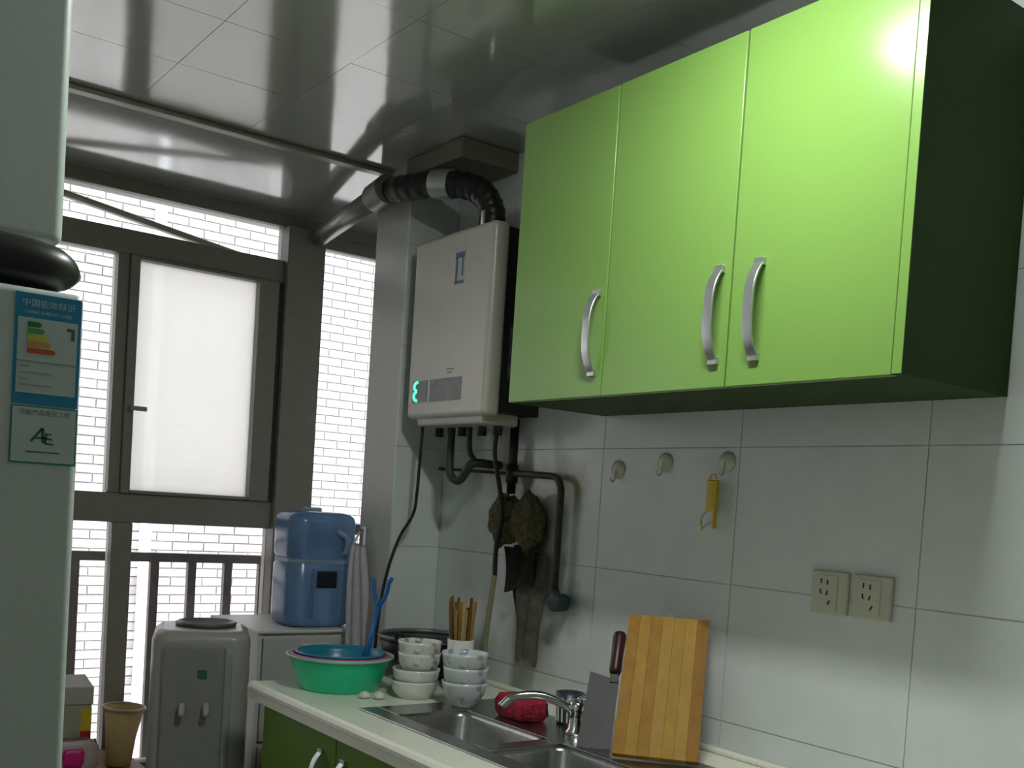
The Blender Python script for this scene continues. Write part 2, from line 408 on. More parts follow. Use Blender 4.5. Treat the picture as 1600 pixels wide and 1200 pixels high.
box(wt, SX0, SX1, -.95, SY0, .757, .80); box(wt, SX0, SX1, SY1, WY1, .757, .80)
bmesh.ops.remove_doubles(wt, verts=wt.verts, dist=1e-5)
wo = thing('worktop', (1.43, .85, .757), 'cream stone worktop along the tiled wall, holding the sink', 'worktop')
fin('slab', wt, STONE, wo)
lip = NB(); tube(lip, [(1.122, -.95, .785), (1.122, WY1, .785)], .0175, 12); box(lip, 1.106, 1.135, -.95, WY1, .757, .785)
fin('front_edge', lip, STONE, wo, smooth=False)
fin('back_strip', B(1.728, XW-.0012, -.95, WY1, .80, .812), STONE, wo, bevel=.004)

# ---- sink
sk = thing('sink', (1.42, 1.76, .80), 'stainless steel double bowl sink let into the cream worktop', 'sink')
OX0, OX1 = 1.262, 1.452
rim = NB()
rz0, rz1 = .8002, .8045
def quadbox(bm, a): box(bm, *a, rz0, rz1)
R0, R1, Q0, Q1 = 1.212, 1.622, 1.30, 2.215
for a in ((R0, OX0, Q0, Q1), (OX1, R1, Q0, Q1), (OX0, OX1, Q0, 1.345), (OX0, OX1, 1.735, 1.785), (OX0, OX1, 2.115, Q1)): quadbox(rim, a)
fin('rim', rim, STEEL, sk, bevel=.0015)
for (a, b) in ((1.345, 1.735), (1.785, 2.115)):
    bm = NB(); hx, hy = (OX1-OX0)/2, (b-a)/2; cx, cy = (OX0+OX1)/2, (a+b)/2
    secs = [(hx, hy, .03, .803), (hx-.004, hy-.004, .035, .79), (hx-.015, hy-.015, .05, .66), (hx-.03, hy-.03, .05, .635), (.03, .03, .029, .63)]
    rings = [[bm.verts.new((cx+x, cy+y, z)) for x, y in rrect(p, q, r, 6)] for p, q, r, z in secs]
    for i in range(len(rings)-1):
        for k in range(len(rings[0])):
            n_ = len(rings[0]); bm.faces.new((rings[i][k], rings[i][(k+1) % n_], rings[i+1][(k+1) % n_], rings[i+1][k]))
    bw = fin('bowl', bm, STEEL, sk, smooth=True); ORG[bw.name] = ORG[sk.name]
    m_ = bw.modifiers.new('s', 'SOLIDIFY'); m_.thickness = .001
    fin('drain', lathe(NB(), [(0, .632), (.012, .632), (.028, .630), (.03, .626), (0, .626)], (cx, cy, 0), 24), CHROME, bw, smooth=True)

# ---- faucet on the sink ledge
fa = thing('faucet', (1.545, 1.80, .8045), 'chrome mixer tap with a curved spout on the sink ledge', 'tap')
fin('base', lathe(NB(), [(.027, 0), (.027, .008), (.021, .014), (.019, .05), (.021, .055), (.019, .072), (.006, .078), (0, .078)], (1.545, 1.80, .8045), 28), CHROME, fa, smooth=True)
sp = smoothpath([(1.545, 1.80, .845), (1.52, 1.825, .87), (1.48, 1.86, .885), (1.43, 1.89, .878), (1.405, 1.905, .855)], 6)
fin('spout', tube(NB(), sp, .010, 12), CHROME, fa, smooth=True)
fin('lever', tube(NB(), smoothpath([(1.545, 1.80, .88), (1.56, 1.775, .895), (1.575, 1.74, .898)], 5), [.008]*11, 10), CHROME, fa, smooth=True)

# ---- red scouring pad and white cup beside the tap
def cushion(c, hx, hy, hz, seed, amp=.004):
    bm = NB(); loft(bm, [(hx*.86, hy*.86, hx*.3, 0), (hx, hy, hx*.35, hz*.25), (hx, hy, hx*.35, hz*.75), (hx*.86, hy*.86, hx*.3, hz)], c)
    rd = random.Random(seed)
    for v in bm.verts: v.co += Vector((rd.uniform(-amp, amp), rd.uniform(-amp, amp), rd.uniform(0, amp)))
    return bm
RED = mat('red_cloth', (.36, .015, .045), .8, var=.4, scale=70, bump=.6, bscale=150)
fin('scouring_cloth', cushion((1.525, 1.985, .8046), .038, .062, .052, 3), RED, label='crumpled red scouring cloth on the sink ledge', cat='cloth', smooth=True)
DB = mat('dark_blue_plastic', (.03, .045, .06), .35)
cp = thing('brush_cup', (1.60, 1.895, .8046), 'dark cup with pale stripes standing behind the tap', 'cup')
prof = [(.026, 0), (.029, .002), (.034, .075), (.031, .075), (.027, .005), (0, .005)]
fin('body', lathe(NB(), prof, (1.60, 1.895, .8046), 28), DB, cp, smooth=True)
for k in range(7):
    a = math.radians(150+k*24)
    fin('stripe', tube(NB(), [(1.60+.0298*math.cos(a), 1.895+.0298*math.sin(a), .812), (1.60+.0337*math.cos(a), 1.895+.0337*math.sin(a), .870)], .0022, 6), WHITE, cp)

# ---- bowls
def bowl_mesh(r, h_, c, foot=.45):
    a, b = .62+.6*(foot-.45), .86+.3*(foot-.45)
    p = [(r*foot, 0), (r*foot, .005), (r*a, h_*.16), (r*b, h_*.50), (r*.97, h_*.86), (r, h_), (r*.965, h_), (r*.92, h_*.84), (r*(b-.06), h_*.52), (r*(a-.14), h_*.17), (0, h_*.14)]
    return lathe(NB(), p, c, 36)
def patterned(name, base, ink):
    m = bpy.data.materials.new(name); m.use_nodes = True; nt = m.node_tree; n = nt.nodes; l = nt.links; b = n['Principled BSDF']; b.inputs['Roughness'].default_value = .18
    tc = n.new('ShaderNodeTexCoord'); no = n.new('ShaderNodeTexNoise'); no.inputs['Scale'].default_value = 28; no.inputs['Detail'].default_value = 2
    l.new(tc.outputs['Object'], no.inputs['Vector']); r_ = n.new('ShaderNodeValToRGB'); e = r_.color_ramp.elements
    e[0].position = .56; e[0].color = (*base, 1); e[1].position = .64; e[1].color = (*ink, 1); l.new(no.outputs['Fac'], r_.inputs[0]); l.new(r_.outputs[0], b.inputs['Base Color']); return m
PAT1 = patterned('porcelain_grey_blossom', (.72, .72, .66), (.34, .32, .30)); PAT2 = patterned('porcelain_blue_grey_print', (.66, .69, .70), (.36, .38, .43))
z = .8005
for i, (dx, dy, r, hh, st, m, lb) in enumerate(((0, 0, .062, .046, .030, PORC, 'plain white bowl at the bottom of the stack beside the green basin'),
        (.002, -.002, .062, .046, .036, PORC, 'plain white bowl with another under it, below the blossom bowls by the basin'),
        (.006, -.006, .056, .052, .032, PAT1, 'white bowl with grey blossom print, third up in the stack by the basin'),
        (.004, -.008, .057, .050, .03, PAT1, 'topmost white bowl with grey blossom print in the stack by the basin'))):
    fin('rice_bowl', bowl_mesh(r, hh, (1.425+dx, 2.315+dy, z), .72), m, label=lb, cat='bowl', group='bowls stacked beside the green basin', smooth=True); z += st
z = .8052
for i, (dx, dy, r, hh, st, lb) in enumerate(((0, 0, .058, .062, .038, 'blue grey printed bowl standing on the sink rim under two others'),
        (.002, .001, .058, .060, .040, 'blue grey printed bowl in the middle of the stack on the sink rim'),
        (-.002, .002, .059, .056, .03, 'topmost blue grey printed bowl of the stack on the sink rim'))):
    fin('rice_bowl', bowl_mesh(r, hh, (1.475+dx, 2.158+dy, z), .5 if i == 0 else .66), PAT2, label=lb, cat='bowl', group='bowls stacked on the sink rim', smooth=True); z += st

# ---- chopstick cup
CUPC = (1.575, 2.335, .8003)
fin('chopstick_cup', lathe(NB(), [(.032, 0), (.034, .003), (.036, .145), (.033, .145), (.031, .006), (0, .006)], CUPC, 32), PORC, label='tall white cup holding chopsticks behind the bowls', cat='cup', smooth=True)
ST = [wood('chopstick_tan', (.30, .17, .045), (.42, .26, .08)), wood('chopstick_brown', (.13, .06, .015), (.24, .12, .03)), wood('chopstick_pale', (.45, .33, .15), (.55, .42, .2))]
rd = random.Random(5)
for k in range(18):
    a = 2*math.pi*(k % 11 if k < 11 else k-11)/(11 if k < 11 else 7)+.2; rb, rt = ((.021, .031) if k < 11 else (.011, .017))
    ht = rd.uniform(.225, .262)
    p0 = Vector((CUPC[0]+rb*math.cos(a), CUPC[1]+rb*math.sin(a), CUPC[2]+.010)); p1 = Vector((CUPC[0]+rt*1.15*math.cos(a), CUPC[1]+rt*1.15*math.sin(a), CUPC[2]+ht))
    j = (k*2) % 3
    lb = ('tan', 'dark brown', 'pale')[j]+' wooden chopstick standing in the white cup'
    fin('chopstick', tube(NB(), [p0, p0.lerp(p1, .6), p1], [.0024, .0036, .0042], 6), ST[j], label=lb, cat='chopstick', group='chopsticks in the white cup')

# ---- wok behind the bowls
IRON = mat('black_iron', (.012, .012, .012), .4)
wk = thing('wok', (1.603, 2.560, .80), 'black wok with a grey steel rim in the corner behind the bowls', 'pan')
fin('pan_body', lathe(NB(), [(.05, .0005), (.085, .02), (.118, .065), (.134, .118), (.131, .118), (.113, .068), (.08, .024), (0, .006)], (1.603, 2.560, .80), 44), IRON, wk, smooth=True)
fin('rim', lathe(NB(), [(.1325, .112), (.1375, .118), (.1385, .124), (.133, .128), (.129, .122), (.1325, .112)], (1.603, 2.560, .80), 44), mat('rim_steel', (.22, .23, .23), .35, .6), wk, smooth=True)
fin('lug', tube(NB(), smoothpath([(1.49, 2.485, .925), (1.472, 2.478, .94), (1.463, 2.488, .94), (1.475, 2.502, .925)], 5), .005, 8), IRON, wk, smooth=True)

# ---- nested basins
BC = (1.298, 2.490, .8003)
def basin(name, r0, r1, h_, z, m, rimm, label, lip=.007):
    t = thing(name, (BC[0], BC[1], z), label, 'basin')
    b = fin('body', lathe(NB(), [(r0, 0), (r0+.004, .003), (r1-.006, h_-.012), (r1, h_), (r1-.004, h_), (r1-.010, h_-.013), (r0, .006), (0, .005)], (BC[0], BC[1], z), 56), m, t, smooth=True)
    rr = NB(); pts = [(BC[0]+(r1+lip*.3)*math.cos(2*math.pi*k/56), BC[1]+(r1+lip*.3)*math.sin(2*math.pi*k/56), z+h_) for k in range(56)]
    tube(rr, pts, lip*.55, 8, closed=True); fin('rim', rr, rimm, t, smooth=True); return t
GB = mat('green_basin_plastic', (.01, .66, .34), .35, var=.05); BB = mat('blue_basin_plastic', (.015, .20, .32), .3, var=.05)
PK = mat('pink_plastic', (.62, .10, .33), .4); TEAL = mat('pale_teal_rim', (.30, .55, .42), .35)
basin('washing_basin', .100, .137, .088, .8003, GB, TEAL, 'large green plastic basin on the far end of the worktop')
basin('washing_basin', .094, .126, .083, .8070, PK, PK, 'pink plastic basin nested inside the green basin')
basin('washing_basin', .088, .113, .082, .8140, BB, BB, 'blue plastic basin nested innermost above the pink one')
# forked blue stick standing in the basins
BLU = mat('blue_rod_plastic', (.01, .13, .42), .35)
fs = thing('forked_stick', (1.35, 2.45, .822), 'blue plastic stick with a forked tip standing in the basins', 'stick')
a0, a1 = Vector((1.365, 2.495, .824)), Vector((1.412, 2.505, 1.015))
fin('shaft', tube(NB(), [a0, a1], .0065, 10), BLU, fs, smooth=True)
for d, nm in ((Vector((-.012, .022, .055)), 'prong'), (Vector((.022, -.028, .060)), 'prong')):
    fin(nm, tube(NB(), smoothpath([a1-Vector((0, 0, .004)), a1+d*.6, a1+d*.75+Vector((0, 0, .02)), a1+d+Vector((0, 0, .02))], 4), .0055, 8), BLU, fs, smooth=True)
# two small white cloves on the worktop
for i, (x, y) in enumerate(((1.292, 2.335), (1.322, 2.315))):
    fin('garlic_clove', lathe(NB(), [(.004, 0), (.013, .003), (.016, .009), (.011, .015), (.003, .019), (0, .02)], (x, y, .8003), 16), WHITE, label='small white clove lying by the green basin', cat='garlic', group='cloves by the basin', smooth=True)

# ---- cutting board and cleaver leaning on the wall
def frame_mtx(o, right, up):
    u = up.normalized(); r = (right-u*right.dot(u)).normalized(); n = r.cross(u)
    m = Matrix.Identity(4)
    for i in range(3): m[i][0] = r[i]; m[i][1] = n[i]; m[i][2] = u[i]; m[i][3] = o[i]
    return m
bl = Vector((1.4700, 1.5940, .8055)); br = Vector((1.5876, 1.4634, .8055)); up = Vector((.4373, .3938, .8085))
Mb = frame_mtx(bl, br-bl, up); bwid = (br-bl).length; bh = .336
board = thing('cutting_board', ((bl+br)/2), 'bamboo cutting board leaning against the white tiles', 'cutting board')
strips = [wood('bamboo_%d' % i, c1, c2, 5, .5) for i, (c1, c2) in enumerate((((.29, .135, .010), (.36, .18, .018)), ((.34, .18, .018), (.41, .23, .028)), ((.36, .20, .03), (.42, .245, .045)), ((.25, .105, .006), (.32, .15, .012))))]
ns = 7; order = [0, 1, 0, 2, 1, 2, 3]
for i in range(ns):
    bm = B(bwid*i/ns, bwid*(i+1)/ns-.0004, .0, .017, .002, bh, mtx=Mb)
    fin('bamboo_strip', bm, strips[order[i]], board)
fin('hanging_loop', tube(NB(), [Mb @ Vector((bwid/2-.008+.008*(1-math.cos(t*math.pi/6)), .0085, bh+.014*math.sin(t*math.pi/6))) for t in range(7)], .0015, 6), mat('grey_cord', (.3, .3, .3), .8), board)
kn = Vector((1.463, 1.700, .8055)); Mk = frame_mtx(kn, br-bl, up)
kf = thing('cleaver', kn, 'steel cleaver with a dark red handle standing beside the cutting board', 'knife')
BLD = mat('dull_blade_steel', (.10, .095, .10), .6, .2, spec=.25)
bm = NB()
vs = [(0, .0, .0), (.072, 0, .0), (.072, 0, .165), (.006, 0, .182)]
va = [bm.verts.new(Mk @ Vector((x, -.0003 if x < .01 else -.0012, z))) for x, _, z in vs]; vb = [bm.verts.new(Mk @ Vector((x, .0003 if x < .01 else .0012, z))) for x, _, z in vs]
bm.faces.new(va[::-1]); bm.faces.new(vb)
for k in range(4): bm.faces.new((va[k], va[(k+1) % 4], vb[(k+1) % 4], vb[k]))
fin('blade', bm, BLD, kf)
fin('bolster', B(.052, .070, -.005, .005, .158, .182, mtx=Mk), BLD, kf, bevel=.002)
fin('grip', tube(NB(), [Mk @ Vector((.061, 0, z)) for z in (.18, .19, .23, .275, .285)], [.011, .014, .0135, .0155, .013], 12), mat('dark_red_grip', (.035, .004, .005), .4), kf, smooth=True, label='dark red round handle')

# ================================================================== THINGS ON THE WALL
WX = XW
hookl = {0: 'bare round suction hook on the tiles, nearer the pipes', 1: 'bare round suction hook on the tiles between two others', 2: 'round suction hook on the tiles holding the yellow peeler'}
HK = mat('clear_hook_plastic', (.58, .58, .48), .25)
for i, (y, z) in enumerate(((1.945, 1.418), (1.783, 1.436), (1.590, 1.438))):
    t = thing('suction_hook', (WX, y, z), hookl[i], 'hook', 'suction hooks in a row')
    fin('disc', lathe(NB(), [(.023, 0), (.0235, .003), (.016, .007), (.008, .010), (0, .0105)], (WX-.0003, y, z), 28, mtx=Matrix(((0, 0, -1), (0, 1, 0), (1, 0, 0)))), HK, t, smooth=True)
    fin('hook_arm', tube(NB(), smoothpath([(WX-.010, y, z), (WX-.012, y, z-.016), (WX-.014, y, z-.028), (WX-.024, y, z-.030), (WX-.026, y, z-.020)], 5), .0026, 8), HK, t, smooth=True)
YEL = mat('yellow_plastic', (.62, .42, .005), .35)
py, pz = 1.600, 1.405
pe = thing('peeler', (WX-.019, py, pz-.13), 'yellow peeler hanging from a suction hook on the tiles', 'peeler')
bm = NB()
for y0_, y1_, z0_, z1_ in ((py+.002, py+.026, pz-.078, pz-.008), (py-.004, py+.0045, pz-.115, pz-.008)):
    box(bm, WX-.024, WX-.014, y0_, y1_, z0_, z1_)
fin('grip', bm, YEL, pe, bevel=.003)
fin('loop', tube(NB(), [(WX-.019, py+.012+.009*math.cos(t*math.pi/6), pz-.006+.011*math.sin(t*math.pi/6)) for t in range(7)], .002, 8), YEL, pe, smooth=True)
fin('blade', tube(NB(), smoothpath([(WX-.019, py+.024, pz-.076), (WX-.019, py+.040, pz-.095), (WX-.019, py+.038, pz-.115), (WX-.019, py+.02, pz-.105), (WX-.019, py+.002, pz-.104)], 4), .0022, 6), STEEL, pe, smooth=True)
fin('arm', tube(NB(), [(WX-.019, py+.040, pz-.098), (WX-.019, py+.034, pz-.122)], .0025, 6), YEL, pe)
# sockets
SOC = mat('aged_socket_plastic', (.52, .51, .40), .4, var=.03); HOLE = mat('socket_hole', (.02, .02, .018), .8)
sl = ('white wall socket plate on the tiles, farther from the wall end', 'white wall socket plate on the tiles, nearer the wall end')
for i, yc in enumerate((1.2935, 1.196)):
    t = thing('wall_socket', (WX, yc, 1.136), ('cream wall socket plate, the one of the pair closer to the yellow peeler', 'cream wall socket plate, the one of the pair away from the yellow peeler')[i], 'socket', 'pair of wall sockets')
    p = fin('plate', B(WX-.009, WX-.0004, yc-.043, yc+.043, 1.137, 1.223), SOC, t, bevel=.004); ORG[p.name] = ORG[t.name]
    fin('insert', B(WX-.0105, WX-.009, yc-.020, yc+.030, 1.146, 1.214), SOC, p, bevel=.0007)
    for dy, dz, rx in ((.018, .062, 0), (.003, .060, 0), (.003, .039, .25), (.018, .041, -.25), (-.002, .020, .5)):
        mm = Matrix.Translation((WX-.0106, yc+dy, 1.14+dz)) @ Matrix.Rotation(rx, 4, 'X')
        fin('slot', B(-.0004, .0004, -.0016, .0016, -.0048, .0048, mtx=mm), HOLE, p)
    fin('screw', disc_x(NB(), WX-.0098, WX-.0088, yc-.035, 1.18, .0025, 10), SOC, p)

# gas pipe: riser out of the cabinet shade, branch, drop and valve
GP = mat('grimy_pipe', (.05, .047, .03), .5, .3, var=.4, scale=40); DKP = mat('black_pipe', (.008, .008, .007), .45)
gp = thing('gas_pipe', (1.715, 2.35, 1.1), 'dark gas pipe branching on the tiles and dropping to a round valve', 'pipe')
PX = 1.722
fin('riser', tube(NB(), [(PX, 2.352, 1.552), (PX, 2.352, 1.345)], .0125, 14), DKP, gp, smooth=True, label='black upright pipe')
fin('tee', tube(NB(), [(PX, 2.352, 1.425), (PX, 2.352, 1.375)], .017, 14), DKP, gp, smooth=True)
fin('branch', tube(NB(), smoothpath([(PX, 2.352, 1.402), (PX, 2.20, 1.398), (PX, 2.155, 1.392), (PX, 2.135, 1.37), (PX, 2.132, 1.33), (PX, 2.132, 1.09)], 6), .0095, 12), GP, gp, smooth=True)
v_ = fin('valve', disc_x(NB(), PX-.032, PX+.012, 2.098, 1.070, .0235, 24), mat('dark_teal_valve', (.012, .03, .028), .4), gp, bevel=.005, label='round dark teal valve knob'); ORG[v_.name] = ORG[gp.name]
fin('valve_stem', tube(NB(), [(PX, 2.132, 1.10), (PX, 2.108, 1.06)], .012, 12), GP, v_, smooth=True)
fin('side_branch', tube(NB(), [(PX+.010, 2.36, 1.402), (PX+.010, 2.745, 1.412)], .0045, 8), GP, gp, smooth=True)
# grease film on the tiles around the pipes: thin irregular patches
GRS = mat('brown_grease', (.26, .25, .17), .6, var=.25, scale=30)

# lumpy brown scrubber hung at the pipe end and a rag below it
LOO = mat('brown_fibre', (.115, .10, .05), .95, var=.5, scale=90, bump=1., bscale=180)
lo = thing('fibre_scrubber', (1.70, 2.30, 1.19), 'lumpy brown fibre scrubber hanging on the pipe above the rag', 'scrubber')
def blob(c, rx, ry, rz, seed, amp=.18):
    bm = NB(); bmesh.ops.create_icosphere(bm, subdivisions=3, radius=1); rd = random.Random(seed); ph = [rd.uniform(0, 6) for _ in range(6)]
    for v in bm.verts:
        p = v.co; f = 1+amp*(math.sin(4*p.x+ph[0])*math.sin(5*p.y+ph[1])+.6*math.sin(9*p.z+ph[2])*math.sin(8*p.y+ph[3]))
        v.co = Vector((c[0]+p.x*rx*f, c[1]+p.y*ry*f, c[2]+p.z*rz*f))
    return bm
fin('pad', blob((1.700, 2.345, 1.272), .032, .062, .074, 1), LOO, lo, smooth=True)
fin('pad', blob((1.704, 2.245, 1.272), .028, .058, .078, 2), LOO, lo, smooth=True)
for k, (y_, z0_, z1_) in enumerate(((2.275, 1.33, 1.24), (2.25, 1.345, 1.23), (2.23, 1.325, 1.25))):
    fin('bristle_strip', tube(NB(), [(1.694, y_, z0_), (1.688, y_-.003, z1_)], .004, 6), DKP, lo)
fin('cord', tube(NB(), [(1.712, 2.350, 1.33), (1.722, 2.352, 1.40)], .003, 6), DKP, lo)
RAG = mat('grimy_grey_rag', (.17, .163, .125), .95, var=.35, scale=25, bump=.5, bscale=60)
rg = thing('rag', (1.70, 2.29, .89), 'grimy grey rag with a ragged hem hanging on the tiled wall', 'rag')
def cloth(u_n, v_n, f, thick=.004):
    bm = NB(); gr = [[bm.verts.new(f(i/u_n, j/v_n)) for i in range(u_n+1)] for j in range(v_n+1)]
    for j in range(v_n):
        for i in range(u_n): bm.faces.new((gr[j][i], gr[j][i+1], gr[j+1][i+1], gr[j+1][i]))
    bmesh.ops.solidify(bm, geom=bm.faces[:], thickness=thick); return bm
def ragf(u, v):
    w_ = .165*(1-v)+.090*v; yc = 2.252-.030*v
    yy_ = yc+w_*(.5-u)+.004*math.sin(7*v+3*u)
    zz = 1.185-.285*v-(.009*math.sin(9*u)+.007*math.sin(23*u+1))*v
    return (1.716-.014*math.sin(u*math.pi)*(.4+.6*v)+.008*math.sin(u*14+2*v)*(.5+.5*v), yy_, zz)
fin('cloth', cloth(26, 22, ragf), RAG, rg, smooth=True)
def ragf2(u, v): return (1.700+.007*math.sin(u*11+3*v)-.006*math.sin(u*math.pi), 2.262+.150*(.5-u)*(1-.15*v), 1.20-.11*v-.015*math.sin(5*u+1)*v)
fin('fold', cloth(18, 10, ragf2), mat('dark_rag_fold', (.035, .033, .026), .95, var=.3, scale=30), rg, smooth=True)
fin('knot', blob((1.716, 2.262, 1.195), .018, .05, .02, 9, .1), mat('dark_rag_fold', (.035, .033, .026)), rg, smooth=True)

# ================================================================== WATER HEATER
hx0, hx1, hy0, hy1, hz0, hz1 = 1.560, 1.7495, 2.275, 2.675, 1.545, 2.055
wh = thing('water_heater', (1.65, 2.475, hz0), 'cream wall hung gas water heater with a lit green digit', 'heater')
fin('front_cover', B(hx0, hx0+.055, hy0, hy1, hz0, hz1), CREAM, wh, bevel=.016, seg=4)
fin('casing', B(hx0+.05, hx1, hy0+.008, hy1-.008, hz0+.012, hz1-.008), mat('dark_casing', (.018, .019, .017), .5), wh, bevel=.004)
fin('chin', B(hx0+.02, hx1-.05, hy0+.03, hy1-.03, hz0-.02, hz0+.014), CREAM, wh, bevel=.008)
fin('side_decal', B(hx0+.075, hx0+.135, hy0+.0072, hy0+.0081, hz0+.10, hz0+.24), mat('grey_decal', (.12, .13, .11), .5, var=.7, scale=60), wh)
pn = fin('control_panel', B(hx0-.0012, hx0+.003, 2.388, 2.548, 1.590, 1.652), mat('dark_panel', (.10, .10, .095), .3, var=.3, scale=50), wh)
dp = fin('display', B(hx0-.0012, hx0+.003, 2.562, 2.640, 1.590, 1.652), mat('display_glass', (.10, .10, .09), .25), wh); ORG[dp.name] = ORG[wh.name]
GL = emis('green_led', (.10, 1, .55), 1.6)
bm = NB(); tube(bm, smoothpath([(hx0-.002, 2.612, 1.648), (hx0-.002, 2.626, 1.644), (hx0-.002, 2.629, 1.630), (hx0-.002, 2.618, 1.622), (hx0-.002, 2.629, 1.614), (hx0-.002, 2.626, 1.599), (hx0-.002, 2.612, 1.595)], 4), .0042, 8)
fin('lit_digit', bm, GL, dp)
fin('red_lamp', lathe(NB(), [(.003, 0), (.003, .002), (0, .003)], (hx0-.001, 2.652, 1.583), 10, mtx=Matrix(((0, 0, -1), (0, 1, 0), (1, 0, 0)))), emis('red_led', (1, .03, .08), .6), dp)
ST1 = mat('sticker_blue', (.10, .16, .28), .5); STW = mat('sticker_pale', (.5, .52, .5), .5)
fin('sticker', B(hx0-.0008, hx0+.002, 2.405, 2.455, 1.905, 2.005), STW, wh)
bm = NB(); box(bm, hx0-.0014, hx0, 2.408, 2.452, 1.975, 1.990); box(bm, hx0-.0014, hx0, 2.408, 2.452, 1.906, 1.914); box(bm, hx0-.0014, hx0, 2.440, 2.450, 1.912, 1.978); box(bm, hx0-.0014, hx0, 2.412, 2.420, 1.925, 1.978)
fin('sticker_print', bm, ST1, wh)
bm = NB(); box(bm, hx0-.0008, hx0+.001, 2.43, 2.47, 1.674, 1.678); box(bm, hx0-.0008, hx0+.001, 2.44, 2.465, 1.665, 1.669)
fin('brand_mark', bm, mat('grey_print', (.25, .24, .2), .5), wh)
for y_ in (2.62, 2.50, 2.40, 2.325):
    fin('union', tube(NB(), [(1.645, y_, hz0+.012), (1.645, y_, hz0-.045)], .013, 12), DKP, wh, smooth=True)
# pipes under it
fin('water_pipe', tube(NB(), smoothpath([(1.645, 2.555, hz0-.01), (1.645, 2.555, 1.42), (1.648, 2.545, 1.385), (1.655, 2.515, 1.375), (1.66, 2.49, 1.40), (1.665, 2.465, 1.425), (1.72, 2.45, 1.425), (1.748, 2.45, 1.425)], 5), .0125, 12), mat('dark_green_pipe', (.03, .04, .033), .45), label='dark looped pipe below the water heater entering the tiles', cat='pipe', smooth=True)
fin('water_pipe', tube(NB(), smoothpath([(1.645, 2.462, hz0-.01), (1.648, 2.46, 1.46), (1.66, 2.452, 1.435)], 5), .008, 10), GP, label='short straight pipe under the heater next to the looped one', cat='pipe', smooth=True)
hs = thing('supply_hose', (1.66, 2.35, .82), 'long hose from the water heater past the rag to the worktop', 'hose')
fin('upper_hose', tube(NB(), smoothpath([(1.645, 2.325, hz0-.02), (1.64, 2.325, 1.45), (1.645, 2.30, 1.36), (1.655, 2.295, 1.28), (1.665, 2.325, 1.20), (1.68, 2.345, 1.12)], 6), .0065, 10), RUBBER, hs, smooth=True)
fin('lower_hose', tube(NB(), smoothpath([(1.68, 2.345, 1.125), (1.685, 2.36, 1.07), (1.685, 2.375, .95), (1.69, 2.385, .86), (1.69, 2.387, .803)], 6), .0075, 10), mat('yellowed_hose', (.26, .25, .13), .55), hs, smooth=True, label='yellowish lower hose')
cdm = tube(NB(), smoothpath([(1.60, 2.640, hz0-.005), (1.60, 2.645, 1.44), (1.60, 2.650, 1.34), (1.60, 2.665, 1.27), (1.58, 2.70, 1.20), (1.56, 2.715, 1.12), (1.545, 2.725, 1.02), (1.535, 2.725, .92), (1.53, 2.725, .85), (1.50, 2.72, .76)], 6), .0048, 8)
fin('power_cord', cdm, RUBBER, label='black power cord hanging from the water heater down behind the basins', cat='cord', smooth=True)

# ---- flue
fl = thing('flue_pipe', (1.55, 2.7, 2.1), 'dark flexible flue hose from the heater to the window', 'flue')
path = smoothpath([(1.635, 2.405, 2.05), (1.635, 2.405, 2.115), (1.61, 2.44, 2.170), (1.56, 2.53, 2.195), (1.515, 2.66, 2.200), (1.497, 2.77, 2.205)], 10)
rr = [.036+.0018*math.cos(i*2.1) for i in range(len(path))]
fin('flex_hose', tube(NB(), path, rr, 20), mat('black_flex', (.012, .012, .011), .38), fl, smooth=True)
p0, p1 = Vector((1.497, 2.775, 2.206)), Vector((1.672, 3.60, 2.236))
fin('collar', tube(NB(), [p0.lerp(p1, -.06), p0.lerp(p1, .10)], .041, 22), mat('dull_collar', (.10, .10, .085), .45, .5), fl, smooth=False, bevel=.003)
fin('band', tube(NB(), [path[28], path[33]], .0405, 22), ALU, fl, label='shiny aluminium band', bevel=.002)
fin('metal_pipe', tube(NB(), [p0, p0.lerp(p1, 1.10)], .031, 20), mat('dull_aluminium_pipe', (.30, .29, .28), .4, .7), fl, smooth=True, label='grey metal pipe')
fin('flange', tube(NB(), [p0.lerp(p1, .955), p0.lerp(p1, .985)], .046, 22), mat('grey_flange', (.24, .235, .22), .5), fl, bevel=.004)
fin('glint_clip', B(1.588, 1.594, 2.375, 2.385, 2.055, 2.10), CHROME, fl)

# ================================================================== FRIDGE
FX0, FX1 = -.30, .2595
fg = thing('refrigerator', (-.02, 1.4, 0), 'tall silver refrigerator with energy stickers on its lower door', 'refrigerator')
fin('cabinet', B(FX0+.005, FX1-.005, 1.20, 1.76, .03, 1.86), FRIDGE, fg, bevel=.006)
fin('upper_door', B(FX0, FX1-.006, 1.125, 1.198, 1.538, 1.86), FRIDGE, fg, bevel=.010, seg=3)
ld = fin('lower_door', B(FX0, FX1, 1.055, 1.198, .10, 1.482), FRIDGE, fg, bevel=.008, seg=3); ORG[ld.name] = ORG[fg.name]
fin('door_gap', B(FX0+.01, FX1-.03, 1.13, 1.198, 1.482, 1.538), BLACK, fg)
bm = NB(); tube(bm, smoothpath([(FX0+.01, 1.085, 1.512), (.0, 1.085, 1.510), (.15, 1.085, 1.510), (.215, 1.087, 1.508), (.245, 1.092, 1.506), (.262, 1.10, 1.505)], 5), [.024]*16+[.0235, .023, .022, .021, .019, .017, .014, .011, .008, .005], 16)
fin('handle', bm, BLACK, fg, smooth=True, label='black tapered handle between the doors')
fin('foot', B(FX0+.02, FX1-.02, 1.25, 1.7, 0, .03), BLACK, fg)
YD = 1.055
PAP = mat('label_paper', (.56, .66, .64), .5, var=.02); LBL = mat('label_blue', (.02, .27, .50), .45); INK = mat('label_ink', (.10, .16, .15), .6)
en = fin('energy_label', B(.1985, .2565, YD-.0006, YD+.001, 1.374, 1.476), LBL, ld, label='blue and white energy label with coloured rating bars')
